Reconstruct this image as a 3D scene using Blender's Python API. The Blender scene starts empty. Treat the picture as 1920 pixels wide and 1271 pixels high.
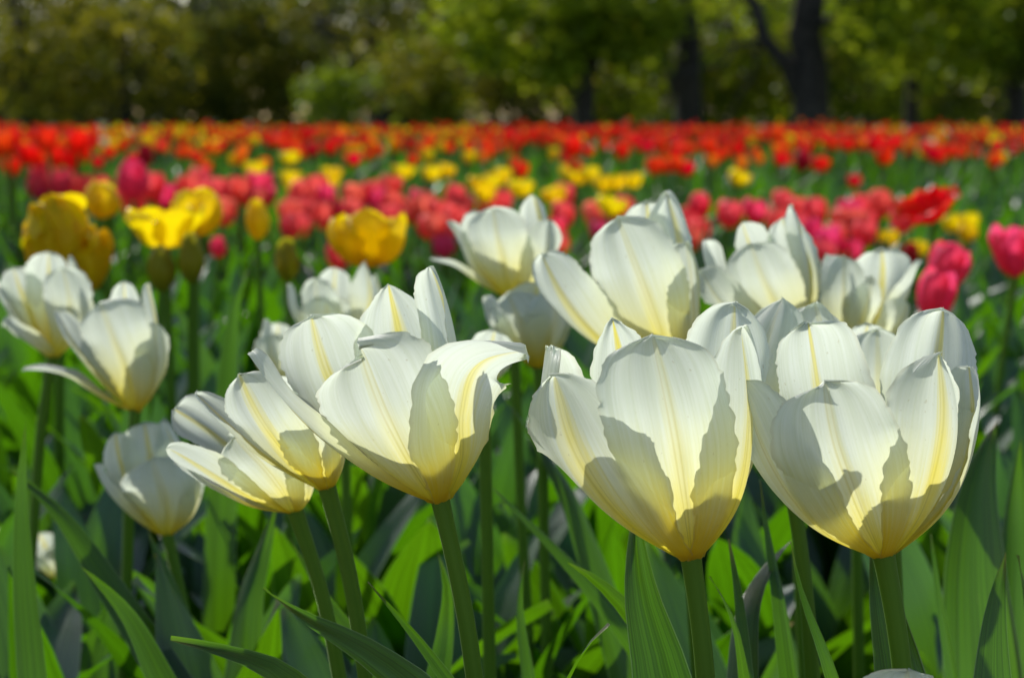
import bpy, math, random
import numpy as np
from mathutils import Vector, Matrix

# ------------------------------------------------------------------ camera, sky, sun, exposure
scene = bpy.context.scene
COL = scene.collection
R = math.radians
FPX = 1920 * 35.0 / 23.5            # focal length in pixels of the 1920 px wide photograph
CAM_Z = 0.55
PITCH = math.atan((635.5 - 215.0) / FPX)

cam_d = bpy.data.cameras.new('camera')
cam = bpy.data.objects.new('camera', cam_d)
COL.objects.link(cam)
cam.location = (0, 0, CAM_Z)
cam.rotation_euler = (math.pi / 2 - PITCH, 0, 0)
cam_d.sensor_width = 23.5
cam_d.lens = 35.0
cam_d.clip_start = 0.02
cam_d.clip_end = 500
cam_d.dof.use_dof = True
cam_d.dof.focus_distance = 0.60
cam_d.dof.aperture_fstop = 6.0
cam_d.dof.aperture_blades = 7
scene.camera = cam

SUN_AZ, SUN_EL = R(116), R(36)      # azimuth counted from +X (right) towards +Y (away)
world = bpy.data.worlds.new('World')
scene.world = world
world.use_nodes = True
wn = world.node_tree.nodes
sky = wn.new('ShaderNodeTexSky')
sky.sky_type = 'NISHITA'
sky.sun_disc = False
sky.sun_elevation = SUN_EL
sky.sun_rotation = math.pi / 2 - SUN_AZ
sky.dust_density = 1.0
bg = wn['Background']
bg.inputs['Strength'].default_value = 0.14
world.node_tree.links.new(sky.outputs[0], bg.inputs[0])

sun_d = bpy.data.lights.new('sun', 'SUN')
sun_d.energy = 3.9
sun_d.angle = R(0.5)
sun_d.color = (1.0, 0.975, 0.92)
sun = bpy.data.objects.new('sun', sun_d)
COL.objects.link(sun)
sv = Vector((math.cos(SUN_AZ) * math.cos(SUN_EL), math.sin(SUN_AZ) * math.cos(SUN_EL), math.sin(SUN_EL)))
sun.rotation_euler = sv.to_track_quat('Z', 'Y').to_euler()
sun.location = (0, 0, 20)

scene.view_settings.view_transform = 'Standard'
scene.view_settings.look = 'None'
scene.view_settings.exposure = 0.08
scene.view_settings.gamma = 1.0
scene.cycles.use_denoising = True
scene.cycles.max_bounces = 10
scene.cycles.diffuse_bounces = 5
scene.cycles.transmission_bounces = 6
scene.cycles.caustics_reflective = False
scene.cycles.caustics_refractive = False

rng = np.random.default_rng(7)
random.seed(7)
SP, CP = math.sin(PITCH), math.cos(PITCH)


def at(px, py, d):
    """World point seen at photograph pixel (px, py) at depth d metres along the view axis."""
    x = (px - 960.0) / FPX * d
    v = (py - 635.5) / FPX * d
    return np.array([x, d * CP - v * SP, CAM_Z - d * SP - v * CP])


# ------------------------------------------------------------------ mesh helpers
class MB:
    """Collects vertices, faces, uv and material indices; build() links them as ONE mesh."""

    def __init__(self):
        self.v, self.f, self.uv, self.mi, self.n = [], [], [], [], 0
        self.col = []

    def grid(self, P, uv, mi=0, col=None, close=False):
        nu, nv = P.shape[:2]
        self.v.append(P.reshape(-1, 3))
        idx = np.arange(nu * nv).reshape(nu, nv) + self.n
        if close:
            idx = np.concatenate([idx, idx[:, :1]], axis=1)
            uv = np.concatenate([uv, uv[:, :1]], axis=1)
        q = np.stack([idx[:-1, :-1], idx[:-1, 1:], idx[1:, 1:], idx[1:, :-1]], -1).reshape(-1, 4)
        u4 = np.stack([uv[:-1, :-1], uv[:-1, 1:], uv[1:, 1:], uv[1:, :-1]], 2).reshape(-1, 4, 2)
        self.f.append(q)
        self.uv.append(u4)
        self.mi.append(np.full(len(q), mi))
        if col is not None:
            self.col.append(np.tile(np.array(col, float), (nu * nv, 1)))
        self.n += nu * nv

    def quads(self, V, uv=None, mi=0, col=None):
        """V: (k,4,3)"""
        k = len(V)
        self.v.append(V.reshape(-1, 3))
        self.f.append(np.arange(k * 4).reshape(k, 4) + self.n)
        if uv is None:
            uv = np.tile(np.array([[0, 0], [1, 0], [1, 1], [0, 1]], float), (k, 1, 1))
        self.uv.append(uv)
        self.mi.append(np.full(k, mi))
        if col is not None:
            self.col.append(np.repeat(col, 4, axis=0))
        self.n += k * 4

    def mesh(self, name, mats, smooth=True):
        V = np.concatenate(self.v).astype(np.float32)
        F = np.concatenate(self.f).astype(np.int32)
        U = np.concatenate(self.uv).astype(np.float32)
        M = np.concatenate(self.mi).astype(np.int32)
        me = bpy.data.meshes.new(name)
        me.vertices.add(len(V))
        me.vertices.foreach_set('co', V.ravel())
        me.loops.add(F.size)
        me.loops.foreach_set('vertex_index', F.ravel())
        me.polygons.add(len(F))
        me.polygons.foreach_set('loop_start', np.arange(0, F.size, 4, dtype=np.int32))
        me.polygons.foreach_set('material_index', M)
        me.polygons.foreach_set('use_smooth', np.full(len(F), smooth))
        lay = me.uv_layers.new(name='UVMap')
        lay.data.foreach_set('uv', U.ravel())
        if self.col:
            C = np.concatenate(self.col)
            C = np.concatenate([C, np.ones((len(C), 1))], 1).astype(np.float32)
            a = me.color_attributes.new('tint', 'FLOAT_COLOR', 'POINT')
            a.data.foreach_set('color', C.ravel())
        for m in (mats if isinstance(mats, (list, tuple)) else [mats]):
            me.materials.append(m)
        me.update(calc_edges=True)
        me.validate()
        return me


def link(name, me, parent=None, loc=None):
    o = bpy.data.objects.new(name, me)
    COL.objects.link(o)
    if parent is not None:
        o.parent = parent
        if loc is None:
            o.location = -Vector(parent.location)      # mesh is in world coordinates, parent unrotated
    if loc is not None:
        o.location = loc
    return o


def tag(o, label, cat=None, group=None, kind=None):
    o['label'] = label
    if cat:
        o['category'] = cat
    if group:
        o['group'] = group
    if kind:
        o['kind'] = kind
    return o


def empty(name, loc, label=None, cat=None, group=None):
    o = bpy.data.objects.new(name, None)
    o.empty_display_size = 0.02
    COL.objects.link(o)
    o.location = loc
    if label:
        tag(o, label, cat, group)
    return o


def copy_tree(src, loc, rotz=0.0, scale=1.0, tilt=(0, 0)):
    r = src.copy()
    COL.objects.link(r)
    r.location = loc
    r.rotation_euler = (tilt[0], tilt[1], rotz)
    r.scale = (scale,) * 3
    for ch in src.children:
        c = ch.copy()
        COL.objects.link(c)
        c.parent = r
        for g in ch.children:
            gg = g.copy()
            COL.objects.link(gg)
            gg.parent = c
    return r


def spline(pts, u):
    """Smooth curve through pts (Hermite, chord-length parameter), evaluated at u in 0..1."""
    P = np.asarray(pts, float)
    seg = np.maximum(np.linalg.norm(np.diff(P, axis=0), axis=1), 1e-9)
    t = np.concatenate([[0], np.cumsum(seg)]) / seg.sum()
    h = np.diff(t)
    dl = np.diff(P, axis=0) / h[:, None]
    m = np.empty_like(P)
    if len(P) == 2:
        m[:] = dl[0]
    else:
        m[1:-1] = (dl[:-1] * h[1:, None] + dl[1:] * h[:-1, None]) / (h[:-1] + h[1:])[:, None]
        m[0] = 1.5 * dl[0] - .5 * m[1]
        m[-1] = 1.5 * dl[-1] - .5 * m[-2]
    u = np.clip(u, 0, 1)
    i = np.clip(np.searchsorted(t, u, side='right') - 1, 0, len(h) - 1)
    x = ((u - t[i]) / h[i])[:, None]
    hh = h[i][:, None]
    return ((1 + 2 * x) * (1 - x) ** 2 * P[i] + x * (1 - x) ** 2 * hh * m[i]
            + x * x * (3 - 2 * x) * P[i + 1] + x * x * (x - 1) * hh * m[i + 1])


def smooth_interp(x, xp, fp):
    """Monotone-ish cubic through a small table."""
    xp, fp = np.asarray(xp, float), np.asarray(fp, float)
    h = np.diff(xp)
    dl = np.diff(fp) / h
    m = np.zeros(len(xp))
    m[0], m[-1] = dl[0], dl[-1]
    for i in range(1, len(xp) - 1):
        m[i] = 0 if dl[i - 1] * dl[i] <= 0 else 2 * dl[i - 1] * dl[i] / (dl[i - 1] + dl[i])
    i = np.clip(np.searchsorted(xp, x, side='right') - 1, 0, len(h) - 1)
    s = (x - xp[i]) / h[i]
    return ((1 + 2 * s) * (1 - s) ** 2 * fp[i] + s * (1 - s) ** 2 * h[i] * m[i]
            + s * s * (3 - 2 * s) * fp[i + 1] + s * s * (s - 1) * h[i] * m[i + 1])


PU = [0, .06, .15, .3, .45, .6, .72, .82, .9, .955, .985, 1]
W_ROUND = np.array([.17, .28, .44, .70, .90, .99, 1.0, .97, .89, .72, .47, .0])
W_POINT = np.array([.17, .27, .43, .72, .94, 1.0, .93, .77, .54, .29, .12, .0])


def strip_frame(C, az, twist=0.0):
    T = np.gradient(C, axis=0)
    T /= np.linalg.norm(T, axis=1)[:, None]
    a = az + np.linspace(0, twist, len(C))
    S = np.stack([-np.sin(a), np.cos(a), np.zeros(len(C))], 1)
    S = S - (S * T).sum(1)[:, None] * T
    S /= np.linalg.norm(S, axis=1)[:, None]
    N = np.cross(S, T)
    return T, S, N


def petal_grid(C, az, w, cup, point, nu, nv, ripple=1.0, seed=0, twist=0.0, skew=0.0, curl=0.0):
    """A petal: spine C (world points), outward azimuth, full arc width w, cup = half arc angle."""
    r = np.random.default_rng(seed)
    u = 1 - (1 - np.linspace(0, 1, nu)) ** 1.5
    P0 = spline(C, u)
    T, S, N = strip_frame(P0, az, twist)
    W = smooth_interp(u, PU, W_ROUND * (1 - point) + W_POINT * point) * w * 0.5
    v = np.linspace(-1, 1, nv)
    phi = cup * (0.75 + 0.4 * np.sin(np.pi * np.clip(u, 0, 1) ** 0.8))
    phi = phi * (1 - 0.25 * np.clip((u - .7) / .3, 0, 1))
    Rr = W / np.maximum(phi, 1e-3)
    ang = v[None, :] * phi[:, None]
    G = (P0[:, None, :] + S[:, None, :] * (Rr[:, None] * np.sin(ang))[..., None]
         - N[:, None, :] * (Rr[:, None] * (1 - np.cos(ang)))[..., None])
    # the crease along the midrib, the wavy margin and a slow wobble over the blade
    ph = r.uniform(0, 6.28, 8)
    uu, vv = np.meshgrid(u, v, indexing='ij')
    off = 0.030 * np.exp(-(vv / 0.10) ** 2) * np.sin(np.pi * np.clip(uu, 0, 1)) * -1.0
    off += ripple * 0.030 * np.abs(vv) ** 3 * np.sin(uu * 15 + ph[0] + vv * 1.5) * np.clip(uu * 2 - .5, 0, 1)
    off += ripple * 0.024 * np.sin(uu * 5 + ph[1] + vv * 3.1) * uu
    off += ripple * 0.016 * np.sin(vv * 8 + ph[2] + uu * 3.) * np.clip(uu * 1.5 - .3, 0, 1)
    off += curl * np.abs(vv) ** 2.5 * np.clip((uu - .35) / .65, 0, 1)
    G += N[:, None, :] * (off * w)[..., None]
    # slightly ragged, nibbled margin
    rag = (r.normal(0, 1, (nu, 2)) * 0.006 + 0.010 * np.sin(u * 23 + ph[3])[:, None] * np.sin(u * 41 + ph[4])[:, None]
           + 0.008 * np.sin(np.outer(u, [67, 59]) + ph[5])) * w
    G[:, 0] += S * rag[:, :1]
    G[:, -1] += S * rag[:, 1:]
    if skew:
        G += T[:, None, :] * (skew * vv * uu * w)[..., None]
    tipn = np.zeros((nu, nv))
    tipn[-6:] = (r.normal(0, 0.009, nv) + 0.008 * np.sin(np.arange(nv) * 1.9 + ph[6]))[None] * np.linspace(0.2, 1, 6)[:, None]
    G += T[:, None, :] * (tipn * w)[..., None] * (1 - point * .6)
    uv = np.stack([vv * 0.5 + 0.5, uu], -1)
    return G, uv


def tube_grid(C, rad, nv=10, nu=None):
    C = np.asarray(C)
    T = np.gradient(C, axis=0)
    T /= np.linalg.norm(T, axis=1)[:, None]
    ref = np.array([1.0, 0.2, 0.1])
    A = ref - (T @ ref)[:, None] * T
    A /= np.linalg.norm(A, axis=1)[:, None]
    B = np.cross(T, A)
    a = np.linspace(0, 2 * np.pi, nv, endpoint=False)
    rad = np.broadcast_to(np.asarray(rad, float), (len(C),))
    G = C[:, None] + rad[:, None, None] * (A[:, None] * np.cos(a)[None, :, None] + B[:, None] * np.sin(a)[None, :, None])
    uu, vv = np.meshgrid(np.linspace(0, 1, len(C)), np.linspace(0, 1, nv), indexing='ij')
    return G, np.stack([vv, uu], -1)


LU = [0, .08, .2, .4, .6, .78, .9, .97, 1]
LW = np.array([.42, .55, .80, 1.0, .93, .67, .36, .13, .0])


def leaf_grid(C, az, w, fold=0.6, twist=0.0, nu=26, nv=9, seed=0, wave=1.0):
    r = np.random.default_rng(seed)
    u = np.linspace(0, 1, nu)
    P0 = spline(C, u)
    T, S, N = strip_frame(P0, az, twist)
    W = smooth_interp(u, LU, LW) * w * .5
    v = np.linspace(-1, 1, nv)
    phi = fold * (1.25 - .7 * u)
    Rr = W / np.maximum(phi, 1e-3)
    ang = v[None] * phi[:, None]
    G = (P0[:, None] + S[:, None] * (Rr[:, None] * np.sin(ang))[..., None]
         - N[:, None] * (Rr[:, None] * (1 - np.cos(ang)))[..., None])
    uu, vv = np.meshgrid(u, v, indexing='ij')
    ph = r.uniform(0, 6.28, 3)
    off = wave * (.05 * np.abs(vv) ** 2 * np.sin(uu * 9 + ph[0] + vv) + .03 * np.sin(uu * 6 + ph[1] + vv * 2))
    G += N[:, None] * (off * w)[..., None]
    return G, np.stack([vv * .5 + .5, uu], -1)


# ------------------------------------------------------------------ materials
def new_mat(name):
    m = bpy.data.materials.new(name)
    m.use_nodes = True
    nt = m.node_tree
    for n in list(nt.nodes):
        nt.nodes.remove(n)
    out = nt.nodes.new('ShaderNodeOutputMaterial')
    return m, nt, out


def N(nt, typ, **kw):
    n = nt.nodes.new(typ)
    for k, v in kw.items():
        if k.startswith('i_'):
            n.inputs[int(k[2:])].default_value = v
        else:
            setattr(n, k, v)
    return n


def ramp(nt, stops, fac, interp='LINEAR'):
    n = nt.nodes.new('ShaderNodeValToRGB')
    n.color_ramp.interpolation = interp
    el = n.color_ramp.elements
    while len(el) < len(stops):
        el.new(0.5)
    for e, (p, c) in zip(el, stops):
        e.position = p
        e.color = (*c, 1) if len(c) == 3 else c
    nt.links.new(fac, n.inputs[0])
    return n


def mixc(nt, fac, a, b, blend='MIX'):
    n = nt.nodes.new('ShaderNodeMix')
    n.data_type = 'RGBA'
    n.blend_type = blend
    for s, x in ((n.inputs[0], fac), (n.inputs[6], a), (n.inputs[7], b)):
        if isinstance(x, bpy.types.NodeSocket):
            nt.links.new(x, s)
        else:
            s.default_value = x if isinstance(x, (int, float)) else (*x, 1)
    return n.outputs[2]


def math_n(nt, op, a, b=None, clamp=False):
    n = nt.nodes.new('ShaderNodeMath')
    n.operation = op
    n.use_clamp = clamp
    for i, x in enumerate((a, b)):
        if x is None:
            continue
        if isinstance(x, bpy.types.NodeSocket):
            nt.links.new(x, n.inputs[i])
        else:
            n.inputs[i].default_value = x
    return n.outputs[0]


def thin_shader(nt, out, col, tcol, trans, rough, spec, bump=None):
    """A thin living sheet: glossy diffuse front plus light coming through from behind."""
    L = nt.links
    p = nt.nodes.new('ShaderNodeBsdfPrincipled')
    t = nt.nodes.new('ShaderNodeBsdfTranslucent')
    mx = nt.nodes.new('ShaderNodeMixShader')
    for s, x in ((p.inputs['Base Color'], col), (t.inputs[0], tcol)):
        if isinstance(x, bpy.types.NodeSocket):
            L.new(x, s)
        else:
            s.default_value = (*x, 1)
    p.inputs['Roughness'].default_value = rough
    p.inputs['Specular IOR Level'].default_value = spec
    mx.inputs[0].default_value = trans
    L.new(p.outputs[0], mx.inputs[1])
    L.new(t.outputs[0], mx.inputs[2])
    L.new(mx.outputs[0], out.inputs[0])
    if bump is not None:
        L.new(bump, p.inputs['Normal'])
    return mx


def uv_parts(nt):
    uv = N(nt, 'ShaderNodeUVMap', uv_map='UVMap')
    sp = nt.nodes.new('ShaderNodeSeparateXYZ')
    nt.links.new(uv.outputs[0], sp.inputs[0])
    av = math_n(nt, 'ABSOLUTE', math_n(nt, 'MULTIPLY', math_n(nt, 'SUBTRACT', sp.outputs[0], .5), 2.0))
    return uv, sp.outputs[0], sp.outputs[1], av


def stretched_noise(nt, uv, sx, sy, detail=3.0, rand=True):
    mp = nt.nodes.new('ShaderNodeMapping')
    mp.inputs['Scale'].default_value = (sx, sy, 1)
    nt.links.new(uv.outputs[0], mp.inputs[0])
    if rand:
        oi = nt.nodes.new('ShaderNodeObjectInfo')
        cb = nt.nodes.new('ShaderNodeCombineXYZ')
        nt.links.new(math_n(nt, 'MULTIPLY', oi.outputs['Random'], 50.0), cb.inputs[0])
        nt.links.new(cb.outputs[0], mp.inputs['Location'])
    nz = nt.nodes.new('ShaderNodeTexNoise')
    nz.inputs['Scale'].default_value = 1.0
    nz.inputs['Detail'].default_value = detail
    nt.links.new(mp.outputs[0], nz.inputs['Vector'])
    return nz.outputs['Fac']


def white_petal_mat(name, flamed):
    m, nt, out = new_mat(name)
    uv, x, u, av = uv_parts(nt)
    geo = nt.nodes.new('ShaderNodeNewGeometry')
    inner = geo.outputs['Backfacing']
    streak = stretched_noise(nt, uv, 36, 1.6, 5)
    streak.node.inputs['Distortion'].default_value = .5
    blot = stretched_noise(nt, uv, 3, 4, 4)
    dst = math_n(nt, 'SUBTRACT', streak, .5)
    avj = math_n(nt, 'ADD', av, math_n(nt, 'MULTIPLY', dst, .22))
    v1 = math_n(nt, 'SUBTRACT', 1.0, u)
    # the yellow flame: broad on the inside of a petal, faint on its outside
    wid = math_n(nt, 'ADD', math_n(nt, 'MULTIPLY', v1, .40 if flamed else .32), .12 if flamed else .07)
    flame = ramp(nt, [(0, (0, 0, 0)), (.55, (.75, .75, .75)), (1, (1, 1, 1))],
                 math_n(nt, 'SUBTRACT', 1.0, math_n(nt, 'DIVIDE', avj, wid), clamp=True)).outputs[0]
    famt = math_n(nt, 'ADD', math_n(nt, 'MULTIPLY', inner, .55), math_n(nt, 'MULTIPLY', math_n(nt, 'MULTIPLY', v1, v1), .55))
    famt = math_n(nt, 'ADD', famt, .62 if flamed else .16, clamp=True)
    famt = math_n(nt, 'MULTIPLY', famt, math_n(nt, 'ADD', math_n(nt, 'MULTIPLY', stretched_noise(nt, uv, 14, 5, 3), 1.1), .35), clamp=True)
    # yellow heart, creeping up the margins as well
    uj = math_n(nt, 'ADD', math_n(nt, 'SUBTRACT', u, math_n(nt, 'MULTIPLY', av, .05)), math_n(nt, 'MULTIPLY', dst, .22))
    basef = ramp(nt, [(.02, (1, 1, 1)), (.13, (.86, .86, .86)), (.27, (.46, .46, .46)), (.45, (.15, .15, .15)), (.68, (0, 0, 0))], uj).outputs[0]
    cream = mixc(nt, ramp(nt, [(.3, (0, 0, 0)), (.75, (1, 1, 1))], blot).outputs[0], (.80, .825, .785), (.86, .88, .88))
    cream = mixc(nt, ramp(nt, [(.38, (1, 1, 1)), (.62, (0, 0, 0))], streak).outputs[0], cream, (.76, .79, .73))
    c1 = mixc(nt, math_n(nt, 'MULTIPLY', flame, famt), cream, (.92, .76, .10))
    c2 = mixc(nt, basef, c1, (.94, .76, .045))
    org = ramp(nt, [(.0, (1, 1, 1)), (.09, (0, 0, 0))], u).outputs[0]
    c2 = mixc(nt, math_n(nt, 'MULTIPLY', org, .55), c2, (.90, .60, .04))
    # two fine olive lines either side of the midrib
    rib = ramp(nt, [(.018, (0, 0, 0)), (.032, (1, 1, 1)), (.046, (1, 1, 1)), (.062, (0, 0, 0))], av).outputs[0]
    c3 = mixc(nt, math_n(nt, 'MULTIPLY', rib, math_n(nt, 'ADD', math_n(nt, 'MULTIPLY', v1, .3), .22)), c2, (.56, .47, .10))
    nz = stretched_noise(nt, uv, 26, 34, 2)
    sp = ramp(nt, [(.70, (0, 0, 0)), (.76, (1, 1, 1))], nz).outputs[0]
    c4 = mixc(nt, math_n(nt, 'MULTIPLY', sp, .40), c3, (.50, .44, .30))
    # the thin dry margin
    eg = ramp(nt, [(.93, (0, 0, 0)), (1.0, (1, 1, 1))], math_n(nt, 'ADD', av, math_n(nt, 'MULTIPLY', dst, .25))).outputs[0]
    c4 = mixc(nt, math_n(nt, 'MULTIPLY', eg, .38), c4, (.62, .58, .45))
    bp = nt.nodes.new('ShaderNodeBump')
    bp.inputs['Strength'].default_value = .55
    bp.inputs['Distance'].default_value = .002
    nt.links.new(streak, bp.inputs['Height'])
    tc = mixc(nt, 1.0, c4, mixc(nt, ramp(nt, [(.25, (1, 1, 1)), (.72, (0, 0, 0))], uj).outputs[0], (.94, .985, .85), (.93, .95, .58)), 'MULTIPLY')
    thin_shader(nt, out, c4, tc, .63, .40, .38, bp.outputs[0])
    return m


def bloom_mat(name, col, base, trans=.58, vary=.12):
    m, nt, out = new_mat(name)
    uv, x, u, av = uv_parts(nt)
    streak = stretched_noise(nt, uv, 22, 1.5, 3)
    oi = nt.nodes.new('ShaderNodeObjectInfo')
    c = mixc(nt, math_n(nt, 'SUBTRACT', 1.0, math_n(nt, 'DIVIDE', u, .45), clamp=True), col, base)
    c = mixc(nt, math_n(nt, 'MULTIPLY', streak, .2), c, tuple(x * .7 for x in col))
    hs = nt.nodes.new('ShaderNodeHueSaturation')
    nt.links.new(c, hs.inputs['Color'])
    hs.inputs['Value'].default_value = 1
    nt.links.new(math_n(nt, 'ADD', math_n(nt, 'MULTIPLY', oi.outputs['Random'], .024), .488), hs.inputs['Hue'])
    thin_shader(nt, out, hs.outputs[0], hs.outputs[0], trans, .45, .3)
    return m


def leaf_mat(name, col, tcol, rough=.36, spec=.5, trans=.42, edge=True, glauc=.75):
    m, nt, out = new_mat(name)
    uv, x, u, av = uv_parts(nt)
    vein = stretched_noise(nt, uv, 26, .8, 2)
    blot = stretched_noise(nt, uv, 2.5, 5, 4)
    oi = nt.nodes.new('ShaderNodeObjectInfo')
    c = mixc(nt, ramp(nt, [(.35, (0, 0, 0)), (.7, (1, 1, 1))], blot).outputs[0], tuple(a * .58 for a in col), tuple(min(1, a * 1.35) for a in col))
    c = mixc(nt, ramp(nt, [(.42, (0, 0, 0)), (.6, (.8, .8, .8))], vein).outputs[0], c, tuple(a * .55 for a in col))
    wear = ramp(nt, [(.66, (0, 0, 0)), (.74, (1, 1, 1))], stretched_noise(nt, uv, 9, 14, 3)).outputs[0]
    c = mixc(nt, math_n(nt, 'MULTIPLY', wear, .35), c, (.20, .17, .06))
    t = mixc(nt, ramp(nt, [(.40, (0, 0, 0)), (.62, (1, 1, 1))], vein).outputs[0], tcol, tuple(a * .6 for a in tcol))
    if edge:
        eg = ramp(nt, [(.955, (0, 0, 0)), (.99, (1, 1, 1))], av).outputs[0]
        c = mixc(nt, math_n(nt, 'MULTIPLY', eg, .7), c, (.55, .60, .34))
        tp = ramp(nt, [(.965, (0, 0, 0)), (.995, (1, 1, 1))], u).outputs[0]
        c = mixc(nt, tp, c, (.34, .24, .09))
    geo = nt.nodes.new('ShaderNodeNewGeometry')
    c = mixc(nt, math_n(nt, 'MULTIPLY', geo.outputs['Backfacing'], glauc), c, (.20, .275, .22))
    hs = nt.nodes.new('ShaderNodeHueSaturation')
    nt.links.new(c, hs.inputs['Color'])
    nt.links.new(math_n(nt, 'ADD', math_n(nt, 'MULTIPLY', oi.outputs['Random'], .05), .475), hs.inputs['Hue'])
    nt.links.new(math_n(nt, 'ADD', math_n(nt, 'MULTIPLY', oi.outputs['Random'], .5), .75), hs.inputs['Value'])
    bp = nt.nodes.new('ShaderNodeBump')
    bp.inputs['Strength'].default_value = .35
    bp.inputs['Distance'].default_value = .001
    nt.links.new(vein, bp.inputs['Height'])
    thin_shader(nt, out, hs.outputs[0], t, trans, rough, spec, bp.outputs[0])
    return m


def stem_mat():
    m, nt, out = new_mat('tulip_stem')
    uv = N(nt, 'ShaderNodeUVMap', uv_map='UVMap')
    nz = stretched_noise(nt, uv, 8, 3, 4)
    c = mixc(nt, nz, (.060, .150, .006), (.15, .27, .022))
    mx = thin_shader(nt, out, c, (.16, .34, .008), .22, .55, .22)
    p = mx.inputs[1].links[0].from_node
    p.inputs['Sheen Weight'].default_value = .5
    p.inputs['Sheen Roughness'].default_value = .15
    p.inputs['Sheen Tint'].default_value = (.8, 1, .55, 1)
    return m


def tint_mat(name, trans=.42, rough=.5, spec=.3, scale=.8):
    m, nt, out = new_mat(name)
    a = N(nt, 'ShaderNodeAttribute', attribute_name='tint')
    thin_shader(nt, out, a.outputs['Color'], a.outputs['Color'], trans, rough, spec)
    return m


def simple_mat(name, c1, c2, scale, rough=.85, bump=.3):
    m, nt, out = new_mat(name)
    p = nt.nodes.new('ShaderNodeBsdfPrincipled')
    tc = nt.nodes.new('ShaderNodeTexCoord')
    nz = nt.nodes.new('ShaderNodeTexNoise')
    nz.inputs['Scale'].default_value = scale
    nz.inputs['Detail'].default_value = 8
    nt.links.new(tc.outputs['Object'], nz.inputs['Vector'])
    c = ramp(nt, [(.35, c1), (.68, c2)], nz.outputs['Fac']).outputs[0]
    nt.links.new(c, p.inputs['Base Color'])
    p.inputs['Roughness'].default_value = rough
    bp = nt.nodes.new('ShaderNodeBump')
    bp.inputs['Strength'].default_value = bump
    nt.links.new(nz.outputs['Fac'], bp.inputs['Height'])
    nt.links.new(bp.outputs[0], p.inputs['Normal'])
    nt.links.new(p.outputs[0], out.inputs[0])
    return m


M_WHITE = white_petal_mat('white_petal', False)
M_FLAME = white_petal_mat('white_petal_flamed', True)
M_STEM = stem_mat()
M_LEAF = leaf_mat('tulip_leaf', (.022, .074, .007), (.14, .37, .003), .32, .7, .46, glauc=.42)
M_LEAF_MASS = leaf_mat('tulip_leaf_mass', (.027, .092, .008), (.13, .39, .003), .38, .6, .42, edge=False, glauc=.35)
M_SOIL = simple_mat('garden_soil', (.07, .045, .033), (.26, .17, .13), 9.0, .95, .6)
M_BARK = simple_mat('bark', (.022, .018, .014), (.07, .056, .042), 6.0, .95, .8)
M_PISTIL = simple_mat('pistil', (.35, .38, .08), (.5, .5, .15), 60, .6, .1)
BC = {
    'red': ((.95, .022, .004), (.85, .05, .01)),
    'scarlet': ((.97, .050, .008), (.9, .14, .02)),
    'orange': ((.97, .27, .010), (.94, .42, .02)),
    'yellow': ((.97, .74, .004), (.95, .64, .008)),
    'coral': ((.98, .15, .125), (.95, .20, .08)),
    'rose': ((.97, .08, .19), (.92, .08, .11)),
    'crimson': ((.60, .010, .018), (.45, .02, .01)),
    'pale': ((.80, .72, .55), (.8, .65, .2)),
    'greenbud': ((.50, .44, .02), (.25, .30, .02)),
}
M_BLOOM = {k: bloom_mat(k + '_bloom', a, b) for k, (a, b) in BC.items()}

# ------------------------------------------------------------------ ground
def build_ground():
    mb = MB()
    xs = np.concatenate([np.linspace(-120, -8, 15), np.linspace(-7, 7, 57), np.linspace(8, 120, 15)])
    ys = np.concatenate([np.linspace(-40, -1, 8), np.linspace(-.5, 8, 40), np.linspace(9, 200, 40)])
    X, Y = np.meshgrid(xs, ys, indexing='ij')
    Z = .012 * np.sin(X * 5.1 + Y * 2.2) * np.sin(Y * 4.3 - X) + .006 * np.sin(X * 17 + Y * 13)
    Z = np.where((np.abs(X) < 7) & (Y < 8), Z, 0) - .012
    mb.grid(np.stack([X, Y, Z], -1)[:, ::-1], np.stack([X, Y], -1)[:, ::-1])
    o = link('ground', mb.mesh('ground', M_SOIL))
    tag(o, 'brown garden soil under the tulip beds', kind='structure')


build_ground()
# grass beyond the beds
def build_lawn():
    m, nt, out = new_mat('park_lawn')
    p = nt.nodes.new('ShaderNodeBsdfPrincipled')
    tc = nt.nodes.new('ShaderNodeTexCoord')
    nz = nt.nodes.new('ShaderNodeTexNoise')
    nz.inputs['Scale'].default_value = .6
    nz.inputs['Detail'].default_value = 9
    nt.links.new(tc.outputs['Object'], nz.inputs['Vector'])
    nt.links.new(ramp(nt, [(.3, (.03, .05, .012)), (.7, (.07, .11, .02))], nz.outputs['Fac']).outputs[0], p.inputs['Base Color'])
    p.inputs['Roughness'].default_value = .9
    nt.links.new(p.outputs[0], out.inputs[0])
    mb = MB()
    X, Y = np.meshgrid(np.linspace(-120, 120, 3), np.linspace(17.5, 199, 3), indexing='xy')
    mb.grid(np.stack([X, Y, np.full_like(X, .006)], -1), np.stack([X, Y], -1))
    o = link('lawn', mb.mesh('lawn', m))
    tag(o, 'green park lawn between the tulip beds and the trees', kind='structure')


build_lawn()

# ------------------------------------------------------------------ white tulips (drawn one by one)
def ground_root(top, hint, bend=None):
    """Root of a stem that leaves the bloom at top and passes through hint, carried on to the ground."""
    t, h = np.array(top), np.array(hint)
    d = (h - t) / (t[2] - h[2])
    k = t[2]
    r = t + d * k
    # stems straighten towards the ground
    r[:2] = t[:2] + (r[:2] - t[:2]) * .8
    r[2] = -.012
    return r


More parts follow.
